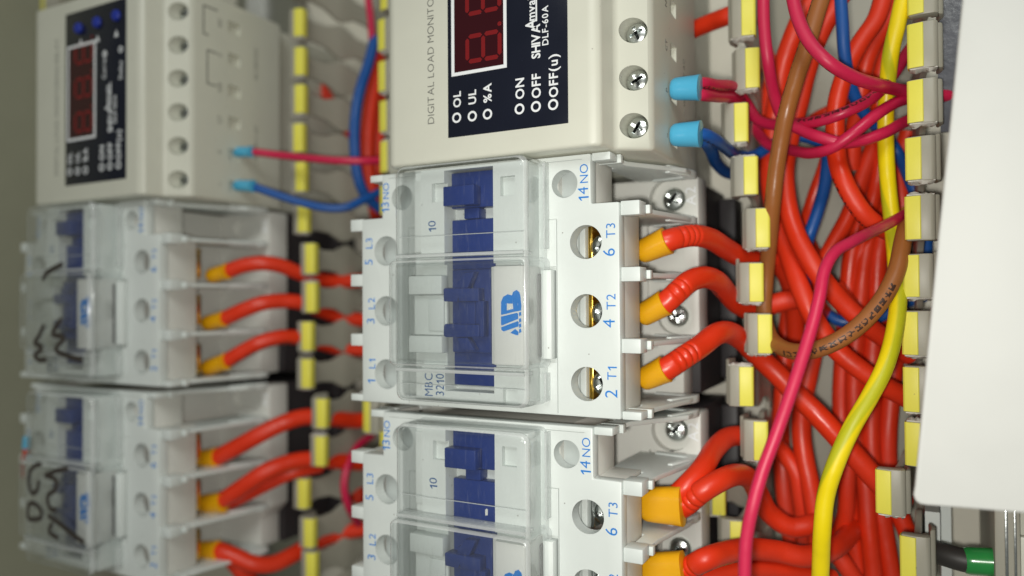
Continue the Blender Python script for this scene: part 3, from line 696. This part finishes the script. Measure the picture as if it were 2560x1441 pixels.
aL = [(736,-45),(738,58),(740,155),(740,249),(737,346),(742,443),(748,545),(766,647),(768,744),(758,841),(757,934),(794,1033),(791,1128),(748,1234),(763,1332),(768,1418),(770,1510)]
aR = [(968,-15),(962,86),(963,190),(966,290),(968,392),(968,496),(968,600),(966,704),(966,808),(966,912),(925,1042),(968,1120),(966,1224),(966,1330),(966,1430)]
duct(-172, -142.5, aL, aR, 'blurred slotted wiring duct between the left and centre columns of devices', GD)
bL = [(1858,-85),(1856,42),(1866,172),(1838,308),(1862,440),(1892,571),(1876,707),(1897,835),(1851,966),(1887,1102),(1783,1240,36),(1828,1350,38),(1850,1470)]
bR = [(2306,-20),(2306,112),(2306,252),(2301,396),(2300,544),(2296,690),(2293,834),(2296,975),(2300,1112),(2226,1232,47),(2288,1400,46)]
duct(-35.5, 1.0, bL, bR, 'sharp slotted wiring duct on the right, crowded with red, pink and yellow cables', GD)
cR = [(112,8),(108,-60)]
duct(-333, -316, [], cR, 'slotted wiring duct at the far left, a single yellow tip showing past the left meter', GD)

# ------------------------------------------------------------------ cables
def spline(pts, step=2.2):
    out = []
    n = len(pts)
    for i in range(n-1):
        p1, p2 = pts[i], pts[i+1]
        p0 = pts[i-1] if i > 0 else p1 + (p1-p2); p3 = pts[i+2] if i+2 < n else p2 + (p2-p1)
        # centripetal Catmull-Rom
        t0 = 0; t1 = t0 + max(1e-3, (p1-p0).length**0.5); t2 = t1 + max(1e-3, (p2-p1).length**0.5); t3 = t2 + max(1e-3, (p3-p2).length**0.5)
        k = max(2, int((p2-p1).length/step))
        for j in range(k):
            t = t1 + (t2-t1)*j/k
            A1 = p0*((t1-t)/(t1-t0)) + p1*((t-t0)/(t1-t0)); A2 = p1*((t2-t)/(t2-t1)) + p2*((t-t1)/(t2-t1)); A3 = p2*((t3-t)/(t3-t2)) + p3*((t-t2)/(t3-t2))
            B1 = A1*((t2-t)/(t2-t0)) + A2*((t-t0)/(t2-t0)); B2 = A2*((t3-t)/(t3-t1)) + A3*((t-t1)/(t3-t1))
            out.append(B1*((t2-t)/(t2-t1)) + B2*((t-t1)/(t2-t1)))
    out.append(pts[-1]); return out
def tube(name, pts, r, mat, parent=None, N=24, ry=None, origin=None, crimp=None, cap=True, radf=None, sup=1.0):
    """swept tube with UVs (length in mm, turn)"""
    o0 = Vector(origin) if origin is not None else Vector(pts[0])
    T = []
    for i in range(len(pts)):
        a = pts[max(0, i-1)]; b = pts[min(len(pts)-1, i+1)]; T.append((b-a).normalized())
    up = Vector((0, 0, 1)); n0 = (up - up.dot(T[0])*T[0])
    if n0.length < 1e-3: n0 = Vector((0,1,0))
    nrm = n0.normalized(); vs = []; us = []; L = 0
    for i, p_ in enumerate(pts):
        nrm = (nrm - nrm.dot(T[i])*T[i]).normalized(); bn = T[i].cross(nrm)
        if i: L += (pts[i]-pts[i-1]).length
        us.append(L)
        for j in range(N):
            a = 2*math.pi*j/N; ca, sa = math.cos(a), math.sin(a)
            if sup != 1.0: ca = math.copysign(abs(ca)**sup, ca); sa = math.copysign(abs(sa)**sup, sa)
            rr = r * (radf(i/(len(pts)-1)) if radf else 1.0)
            k = 1.0
            if crimp and crimp[0] < L < crimp[1] and ca > 0.0: k = 1 - 0.16*min(1, ca*2)*(0.5-0.5*math.cos(2*math.pi*(L-crimp[0])/1.5))**2
            vs.append(p_ - o0 + (nrm*ca*(ry if ry else rr) + bn*sa*rr)*k if not ry else p_ - o0 + nrm*ca*ry*(radf(i/(len(pts)-1)) if radf else 1) + bn*sa*rr)
    fs = [(i*N+j, i*N+(j+1) % N, (i+1)*N+(j+1) % N, (i+1)*N+j) for i in range(len(pts)-1) for j in range(N)]
    nf = len(fs)
    if cap: fs += [tuple(range(N))[::-1], tuple((len(pts)-1)*N+j for j in range(N))]
    me = bpy.data.meshes.new(name); me.from_pydata([v*S for v in vs], [], fs)
    uvl = me.uv_layers.new(name='UVMap')
    for fi, poly in enumerate(me.polygons):
        if fi >= nf: continue
        i, j = divmod(fi, N)
        co = [(us[i], j/N), (us[i], (j+1)/N), (us[i+1], (j+1)/N), (us[i+1], j/N)]
        for li, c_ in zip(poly.loop_indices, co): uvl.data[li].uv = c_
        poly.use_smooth = True
    me.materials.append(mat); me.set_sharp_from_angle(angle=math.radians(50))
    ob = bpy.data.objects.new(name, me); COL.objects.link(ob)
    if parent: ob.parent = parent
    ob.location = o0*S if not parent else Vector((0,0,0))
    return ob
def path(tr):
    return [P(u, v, z) for u, v, z in tr]
def cable(tr, wpx, mat, label, group, name='cable', ferr=None, crimp=None):
    """tr: (u, v, z) along the wire; wpx: width in photo pixels at its middle; ferr: (u0,v0,z0,u1,v1,z1,width px0,width px1,flat,mat)"""
    pp = path(tr); mid = pp[len(pp)//2]
    r = wpx/2 * depth(mid)/FPX
    pts = spline(pp, 0.3 if crimp else 0.8)
    # small unevenness so that nothing is ruler-straight
    rg = random.Random(hash(label) & 0xffff if False else len(label)*31 + int(abs(tr[0][0])))
    ph = rg.random()*6
    kf = 0.375 if crimp else 1.0
    for i, q in enumerate(pts):
        q.z += 0.18*math.sin(i*kf*0.175+ph); q.y += 0.15*math.sin(i*kf*0.115+ph*2)
    ob = tube(name, pts, r, W[mat] if isinstance(mat, str) else mat, crimp=crimp)
    tag(ob, label, 'cable', group)
    if ferr:
        for fe in ([ferr] if not isinstance(ferr, list) else ferr):
            u0, v0, z0, u1, v1, z1, w0, w1, flat, fm = fe
            a, b = P(u0, v0, z0), P(u1, v1, z1)
            q = [a.lerp(b, t) for t in (0, 0.06, 0.14, 0.3, 0.5, 0.7, 0.9, 1.0, 1.0, 0.93)]
            r1 = w1/2*depth(b)/FPX; k0 = w0/w1
            prof = [0.80*k0, 0.93*k0, k0, k0+(1-k0)*.3, k0+(1-k0)*.5, k0+(1-k0)*.7, 1.0, 1.03, 0.93, 0.90]
            # ends: repeated points would break the frame, nudge them
            d = (b-a).normalized()
            q[8] = b + d*0.02; q[9] = b + d*0.04
            tube('ferrule', q, r1, M[fm], ob, N=32, ry=(r1*flat), origin=pp[0], radf=lambda t: prof[min(9, int(round(t*9)))], sup=0.72 if flat < 0.8 else 1.0)
    return ob

GR = 'thick red cables'; GP = 'thin pink control cables'; GB = 'thin blue control cables'
Y = 'ferrule_y'; B_ = 'ferrule_b'
# centre contactors, terminals to duct
cable([(1640,613,64),(1668,603,64),(1700,593,62),(1735,588,58),(1775,596,52),(1815,622,44),(1850,643,38),(1890,655,33),(1935,652,28),(1968,690,22),(1985,760,14),(1990,900,8)], 51, 'red',
      'red cable with yellow ferrule from terminal T3 of the sharp contactor', GR, crimp=(5, 11), ferr=(1598,634,64,1669,603,64,60,70,1.0,Y))
cable([(1640,774,64),(1664,758,64),(1695,728,63),(1725,702,60),(1757,692,56),(1790,702,50),(1818,734,42),(1848,765,36),(1885,778,32),(1930,762,30),(1985,748,28),(2025,752,22),(2060,790,14)], 52, 'redm2',
      'red cable with yellow ferrule from terminal T2 of the sharp contactor', GR, crimp=(4.5, 8), ferr=(1600,793,64,1663,758,64,58,66,1.0,Y))
cable([(1640,935,64),(1664,923,64),(1705,897,62),(1750,868,57),(1790,838,52),(1822,832,46),(1855,850,40),(1890,885,36),(1940,932,34),(1985,980,34),(2040,1035,35),(2100,1100,35),(2150,1155,34),(2200,1208,32),(2260,1255,28)], 53, 'red',
      'red cable with yellow ferrule from terminal T1, running diagonally down the right duct', GR, crimp=(4.5, 11), ferr=(1602,951,64,1664,922,64,58,68,1.0,Y))
cable([(1680,1250,62),(1712,1222,62),(1755,1175,58),(1785,1125,50),(1820,1093,42),(1862,1088,36),(1900,1098,28),(1930,1130,20)], 50, 'red',
      'red cable looping up from the flat yellow ferrule, the upper one of the pair', GR)
cable([(1650,1282,60.5),(1680,1280,60.5),(1708,1268,61.5),(1755,1228,63),(1800,1200,60),(1842,1186,52),(1875,1200,44),(1898,1240,38),(1925,1285,34),(1975,1318,32),(2025,1312,30),(2060,1290,24)], 52, 'red',
      'red cable arching from the flat yellow ferrule into a low loop', GR, crimp=(8, 12), ferr=(1604,1262,64,1706,1268,64,86,98,0.62,Y))
cable([(1650,1450,60.5),(1682,1444,60.5),(1712,1430,61.5),(1760,1402,64),(1815,1382,58),(1870,1372,50),(1940,1378,44),(2010,1392,40),(2070,1380,34),(2115,1345,22),(2145,1290,10),(2150,1220,5)], 54, 'redm',
      'red printed cable leaving the lower flat yellow ferrule', GR, crimp=(6, 12), ferr=(1608,1428,64,1710,1430,64,90,100,0.62,Y))
cable([(1690,1470,60),(1760,1445,56),(1840,1425,50),(1930,1425,42),(2010,1435,36),(2080,1450,30)], 50, 'red',
      'red cable along the bottom edge, under the printed red cable', GR)
cable([(1700,90,30),(1740,72,32),(1785,54,34),(1830,38,36),(1870,22,32)], 44, 'red', 'short red cable at the top, left of the right duct beside the large meter', GR)
# meter control wires
cable([(1730,221,61),(1752,208,60),(1790,212,54),(1835,220,44),(1868,262,34),(1893,300,34),(1930,312,36),(1998,308,40),(2053,300,44),(2109,282,45),(2178,248,42),(2233,188,35),(2268,133,30),(2300,90,26)], 28, 'pinkm',
      'pink cable from the upper light blue ferrule, crossing the duct and rising to the right', GP, ferr=(1680,222,63,1750,218,63,56,64,0.9,B_))
cable([(1730,225,61),(1752,238,60),(1790,243,52),(1832,246,42),(1872,300,26),(1920,362,30),(1975,376,34),(2028,383,40),(2081,368,44),(2136,330,45),(2192,285,43),(2264,250,34),(2330,244,30)], 27, 'pink',
      'pink cable from the upper light blue ferrule, sagging lowest across the duct', GP)
cable([(1730,342,61),(1756,338,60),(1785,350,56),(1815,370,46),(1845,388,34),(1890,388,28),(1925,366,26),(1984,343,24),(2025,348,22),(2070,368,18)], 28, 'bluem',
      'blue cable from the lower light blue ferrule, passing behind the brown cable', GB, ferr=(1680,340,63,1752,337,63,58,66,0.9,B_))
cable([(1730,348,58),(1754,352,57),(1775,372,48),(1790,405,36),(1815,430,26),(1848,440,18)], 30, 'blue', 'blue cable looping down from the lower light blue ferrule to the plate', GB)
# right duct, deep red layer
D = 'right duct'
cable([(2192,380,5),(2160,510,8),(2128,640,10),(2118,760,10),(2108,880,10),(2102,1000,10),(2108,1100,11),(2120,1200,13),(2130,1320,14),(2152,1460,14)], 42, 'redm', 'straight red printed cable, leftmost of the parallel run under the yellow cable', GR)
cable([(2222,380,5),(2192,510,8),(2163,640,10),(2150,760,11),(2138,880,12),(2135,1000,12),(2143,1100,13),(2163,1210,15),(2172,1320,16),(2185,1460,16)], 43, 'red', 'red cable second from the left in the parallel run under the yellow cable', GR)
cable([(2250,400,4),(2222,520,7),(2196,640,9),(2190,780,10),(2180,900,11),(2178,1020,12),(2180,1140,13),(2200,1270,14),(2215,1360,14),(2232,1460,14)], 44, 'red', 'red cable third from the left in the parallel run, passing the bent grey finger', GR)
cable([(2262,560,4),(2245,660,7),(2236,760,8),(2238,860,9),(2230,970,10),(2220,1080,11),(2222,1180,11),(2248,1280,13),(2275,1350,13),(2300,1440,13)], 44, 'red', 'red cable rightmost of the parallel run, bending under the lowest fingers', GR)
cable([(1985,700,8),(1972,780,8),(1965,860,8),(1958,960,8),(1952,1060,9),(1956,1160,10),(1964,1260,12),(1975,1330,12),(1990,1450,10)], 42, 'red', 'red cable at the left wall of the right duct, behind the pink diagonal cable', GR)
cable([(2045,820,18),(2022,930,20),(2006,1010,22),(2004,1090,24),(2012,1150,25),(2026,1220,26),(2038,1290,26),(2046,1380,24),(2055,1460,22)], 47, 'red', 'red cable bowing down between the pink and yellow cables near the bottom', GR)
cable([(1940,1110,20),(1966,1145,24),(1990,1185,25),(2000,1240,24),(2008,1300,22),(2010,1380,16)], 42, 'red', 'short red cable curving just right of the pink cable near the bottom', GR)
cable([(2060,1330,24),(2082,1372,24),(2110,1412,24),(2150,1470,22)], 44, 'red', 'short red cable slanting out of the bottom edge right of the yellow cable', GR)
cable([(2120,1120,20),(2118,1220,20),(2110,1300,18),(2085,1340,16),(2050,1330,14)], 40, 'red', 'red cable tucked directly under the lower yellow cable', GR)
# right duct, middle red layer
cable([(2212,-20,30),(2190,50,30),(2150,110,30),(2115,180,30),(2092,260,32),(2088,340,34),(2098,420,36),(2122,480,36),(2158,535,35),(2195,566,32),(2245,590,26)], 46, 'redm', 'red S bend cable in the upper right duct, lying over the thin blue cable', GR)
cable([(2266,-20,24),(2232,30,24),(2195,90,24),(2165,160,24),(2150,250,22),(2135,330,18),(2130,420,14)], 43, 'red', 'red cable at the top edge between the S bend cable and the yellow cable', GR)
cable([(2235,60,18),(2215,110,18),(2200,180,18),(2196,260,16),(2205,340,14),(2195,440,12),(2172,540,12),(2150,640,10),(2140,720,10)], 38, 'red', 'red cable descending behind and just left of the upper yellow cable', GR)
cable([(2110,-20,34),(2080,30,34),(2045,95,32),(2016,180,30),(1997,260,28),(1975,345,28),(1962,430,30),(1968,510,32),(1990,585,34),(2025,650,36),(2062,705,36),(2105,755,34),(2150,800,32),(2200,840,28),(2275,890,22)], 47, 'red', 'long red cable in a big open curve, bounding the open gap with the blue cable', GR)
cable([(2045,-20,30),(2010,30,30),(1985,85,30),(1962,150,28),(1946,225,26),(1932,310,24),(1925,400,24),(1928,480,26),(1945,560,28),(1965,620,30),(1990,690,34),(2015,755,36),(2045,815,36),(2090,875,35),(2150,925,34),(2205,962,32),(2270,995,28)], 47, 'red', 'long red cable outside the big curve, crossing under the pink diagonal', GR)
cable([(1905,120,14),(1930,180,16),(1920,260,18),(1912,350,18),(1915,450,18),(1925,540,16),(1935,640,14)], 40, 'red', 'red cable hidden along the left wall behind the brown cable', GR)
cable([(2085,330,14),(2060,420,16),(2035,490,16),(2014,560,14),(1998,640,10)], 33, 'red', 'slim red cable alongside the short blue cable in the open gap', GR)
cable([(2185,360,12),(2150,460,14),(2120,540,16),(2088,600,18),(2060,655,20),(2042,700,20)], 40, 'redm', 'red cable slanting down left from behind the S bend', GR)
cable([(2270,330,12),(2250,420,12),(2258,520,12),(2262,600,10)], 40, 'red', 'short red cable between the yellow cable and the right wall fingers', GR)
cable([(2020,610,12),(2038,650,14),(2048,700,14),(2040,760,10)], 40, 'red', 'short dark red bend at the end of the thin blue cable', GR)
cable([(2000,330,12),(2040,300,14),(2080,280,14),(2120,260,12)], 38, 'red', 'short red cable lying across, behind the sagging pink cables', GR)
cable([(2090,720,22),(2120,760,24),(2150,795,24),(2190,830,20)], 42, 'red', 'short red cable under the crossing of the brown and yellow cables', GR)
# brown, yellow, blues
cable([(2060,-25,50),(2040,40,50),(2018,115,50),(1990,200,50),(1968,275,50),(1952,350,48),(1940,430,46),(1932,510,44),(1924,600,40),(1914,700,36),(1910,780,36),(1925,840,40),(1958,872,46),(2000,882,50),(2045,875,52),(2100,850,52),(2155,808,50),(2205,748,48),(2240,680,46),(2258,600,42),(2275,530,36)], 38, 'brown',
      'long brown printed cable hanging in a deep loop inside the right duct', 'brown cable', )
cable([(2262,-25,42),(2246,50,42),(2228,130,40),(2218,220,36),(2214,310,34),(2216,400,34),(2222,480,34),(2232,570,36),(2240,660,40),(2246,740,44),(2236,830,48),(2212,915,52),(2175,990,55),(2130,1070,58),(2090,1160,60),(2065,1240,60),(2055,1330,60),(2052,1400,58),(2050,1470,56)], 41, 'yellow',
      'long yellow and green earth cable running down the right duct', 'yellow earth cable')
cable([(2100,-20,36),(2106,60,36),(2111,135,34),(2124,205,30),(2146,260,26),(2175,300,22),(2210,335,18),(2245,385,16),(2280,465,20),(2312,550,18),(2316,640,14)], 29, 'bluem', 'thin blue cable from the top edge, curving under the pink bundle to the right wall', GB)
cable([(2072,360,16),(2068,410,20),(2060,470,22),(2042,535,24),(2022,595,24),(2012,650,18),(2014,700,14),(2035,755,14),(2078,792,16),(2120,805,16),(2190,795,14),(2262,758,12),(2310,742,10)], 29, 'blue', 'thin blue cable in the open gap, reappearing under the brown loop', GB)
# pinks from above
cable([(1908,-20,56),(1910,60,54),(1920,150,52),(1936,240,46),(1960,300,42),(2000,325,42),(2050,345,44),(2100,357,44),(2150,353,42),(2206,333,40),(2264,303,33),(2330,280,28)], 29, 'pink', 'pink cable down the left wall from the top edge, turning right under the brown cable', GP)
cable([(1978,-25,58),(1994,45,58),(2022,105,58),(2070,155,58),(2130,190,54),(2192,211,48),(2250,226,37),(2330,238,32),(2390,244,28)], 33, 'pinkm', 'pink printed cable sweeping from the top edge to the right wall above the other pinks', GP)
cable([(2310,505,32),(2264,534,37),(2192,574,54),(2130,607,66),(2088,632,70),(2062,675,73),(2048,745,76),(2028,820,78),(2004,900,80),(1975,990,82),(1942,1085,84),(1908,1175,86),(1882,1265,88),(1866,1350,88),(1861,1480,88)], 31, 'pink', 'long bright pink cable running diagonally in front of everything to the bottom edge', GP)
# left duct and left devices
cable([(612,379,57),(632,379,57),(690,387,54),(760,396,52),(830,402,50),(900,402,46),(955,400,40)], 19, 'pink', 'blurred pink cable from the left meter across the left duct', GP, ferr=(590,380,58,630,379,58,26,27,1.0,B_))
cable([(612,465,57),(634,468,57),(690,486,54),(750,505,50),(815,520,46),(865,520,42),(905,503,38),(950,480,32)], 21, 'bluem', 'blurred blue cable from the left meter, dipping across the left duct', GB, ferr=(590,465,58,634,467,58,28,30,1.0,B_))
cable([(938,95,24),(920,160,28),(900,230,32),(888,300,34),(886,370,34),(895,440,32),(915,490,28),(950,525,22)], 27, 'blue', 'blurred blue cable curving down the left duct in front of the red bundle', GB)
cable([(945,120,18),(938,200,22),(925,280,24),(918,360,24),(920,430,22),(935,500,18),(945,560,12)], 36, 'red', 'blurred thick red cable behind the curved blue one in the left duct', GR)
cable([(955,150,14),(950,250,16),(945,340,18),(944,420,16),(948,500,12)], 32, 'red', 'blurred red cable at the right wall of the left duct', GR)
cable([(918,-20,26),(926,50,26),(932,120,24),(938,170,18)], 18, 'pink', 'blurred crimson cable at the top of the left duct', GP)
cable([(790,200,14),(830,262,12),(870,325,12),(905,360,12),(930,420,10)], 32, 'red', 'blurred red cable glimpsed through the upper slots of the left duct', GR)
cable([(545,684,60),(572,676,60),(610,663,58),(655,658,55),(700,665,50),(745,683,44),(790,698,36),(850,704,28),(915,700,20)], 37, 'red', 'blurred red cable from the upper left contactor, topmost of its three', GR, ferr=(526,690,61,570,678,61,38,40,1.0,Y))
cable([(535,802,60),(562,796,60),(610,776,58),(655,760,55),(700,754,50),(750,757,44),(800,775,34),(850,792,26),(915,803,18)], 37, 'red', 'blurred red cable from the upper left contactor, middle of its three', GR, ferr=(512,808,61,560,797,61,38,40,1.0,Y))
cable([(540,910,60),(568,901,60),(605,880,58),(650,858,55),(700,845,50),(745,845,44),(800,858,34),(850,870,26),(915,878,18)], 37, 'redm', 'blurred red printed cable from the upper left contactor, lowest of its three', GR, ferr=(514,920,61,566,903,61,40,42,1.0,Y))
cable([(515,1148,60),(545,1141,60),(600,1115,58),(655,1085,55),(710,1058,50),(765,1042,44),(830,1045,36),(890,1052,26),(935,1048,20)], 42, 'red', 'blurred red cable from the bottom left contactor, topmost of its three', GR, ferr=(496,1149,61,541,1144,61,48,50,0.8,Y))
cable([(530,1256,60),(562,1246,60),(615,1212,58),(665,1180,55),(715,1160,50),(770,1150,44),(840,1152,34),(900,1158,24)], 42, 'red', 'blurred red cable from the bottom left contactor, middle terminal', GR, ferr=(504,1260,61,556,1256,61,48,50,0.8,Y))
cable([(560,1262,56),(620,1235,54),(680,1205,50),(735,1180,46),(800,1165,38)], 36, 'red', 'blurred second red cable just under the middle one of the bottom left contactor', GR)
cable([(520,1378,60),(548,1376,60),(590,1392,58),(635,1412,55),(680,1412,50),(725,1392,44),(775,1362,36),(840,1335,28),(910,1322,20)], 42, 'red', 'blurred red cable hanging from the lowest terminal of the bottom left contactor', GR, ferr=(500,1376,61,545,1377,61,48,50,0.8,Y))
cable([(575,1392,56),(600,1425,54),(630,1460,50)], 40, 'red', 'blurred red cable leaving the picture below the bottom left contactor', GR)
cable([(930,1090,16),(892,1120,26),(868,1165,32),(860,1215,34),(872,1265,32),(895,1310,24)], 20, 'pink', 'blurred pink cable hooking down the left duct beside the bottom contactor', GP)
cable([(840,1160,14),(880,1180,14),(905,1330,12)], 34, 'red', 'blurred red cable low in the left duct behind the pink hook', GR)
cable([(66,1108,84),(64,1128,84),(60,1150,80),(58,1190,70)], 12, 'red', 'tiny red wire with light blue sleeve left of the blurred bottom left contactor', 'tiny far left wire', ferr=(67,1092,84,65,1122,84,17,18,1.0,B_))

# ------------------------------------------------------------------ right edge
def P2(u, v, z, o): q = P(u, v, z) - o; return (q.x, q.y)
oc = P(2420, 600, 78)
# white cover, rounded lower left corner
cn = [P2(u, v, 78, oc) for u, v in ((2412,-60),(2376,300),(2345,600),(2316,900),(2287,1215),(2283,1238),(2288,1254),(2300,1262),(2318,1265),(2420,1273),(2620,1290),(2620,-60))]
cv = build(MB().prism(cn, 76.6, 78), 'device_cover', M['cover'], bevel=0.5, seg=3); cv.location = oc*S
tag(cv, 'large plain white cover filling the right edge of the picture', 'cover')
lg_ = MB()
for (u, v) in ((2600, 100), (2600, 1150)):
    x, y = P2(u, v, 76, oc); lg_.box(x-4, x+4, y-4, y+4, -oc.z, 73.2-oc.z)
# the cover rests on a device body
cv.location.z = 0
bd = MB().box(P2(2540,300,70,oc)[0], P2(2540,300,70,oc)[0]+60, P2(2560,1150,70,oc)[1], P2(2560,-100,70,oc)[1], 2, 76.5)
build(bd, 'device_body', M['meter'], cv, bevel=0.8)
# embossed film strip
fl = [P2(u, v, 30, oc) for u, v in ((2345,-60),(2345,200),(2352,330),(2440,330),(2440,-60))]
fo = build(MB().prism(fl, 29, 30), 'packing_film', M['film']); fo.location = (oc.x*S, oc.y*S, 0)
tag(fo, 'grey embossed packing film between the right duct and the white cover', 'film')
# bracket, black cable with green sleeve, housing edge at the bottom right
tb = P(2518, 1380, 40)
mb = MB().box(-2.4, 2.2, -14, 12, 0.2, 42)
br = build(mb, 'terminal_bracket', M['duct'], bevel=0.4); br.location = (tb.x*S, tb.y*S, 0)
tag(br, 'upright grey terminal bracket at the end of the green sleeve', 'bracket')
build(MB().box(-0.6, 0.0, -13, 11, 42.05, 42.5).box(1.0, 1.5, -13, 11, 42.05, 42.5), 'contact_edge', M['steel'], br, bevel=0.1)
hb = P(2575, 1380, 40)
hs = build(MB().box(-4.2, 14, -16, 2.4, 0.2, 38).box(-4.2, 14, 2.6, 30, 0.2, 38), 'terminal_housing', M['meter'], bevel=0.5); hs.location = (hb.x*S, hb.y*S, 0)
tag(hs, 'cream terminal housing in the bottom right corner, split by a thin joint', 'terminal housing')
cable([(2325,1375,34),(2360,1385,36),(2400,1397,37),(2440,1404,37),(2495,1406,37)], 58, M['blackwire'], 'short black cable with a green sleeve at the bottom right', 'black cable', ferr=(2406,1400,37,2503,1406,37,68,70,1.0,'green'))
cl = P(2333, 1335, 30)
co = build(MB().box(-1.6, 1.4, -6, 5, 0.2, 30).box(1.8, 4.0, -18, 14, 0.2, 20), 'spacer_clip', M['white']); co.location = (cl.x*S, cl.y*S, 0)
tag(co, 'small upright white clip beside the lowest duct finger', 'clip')
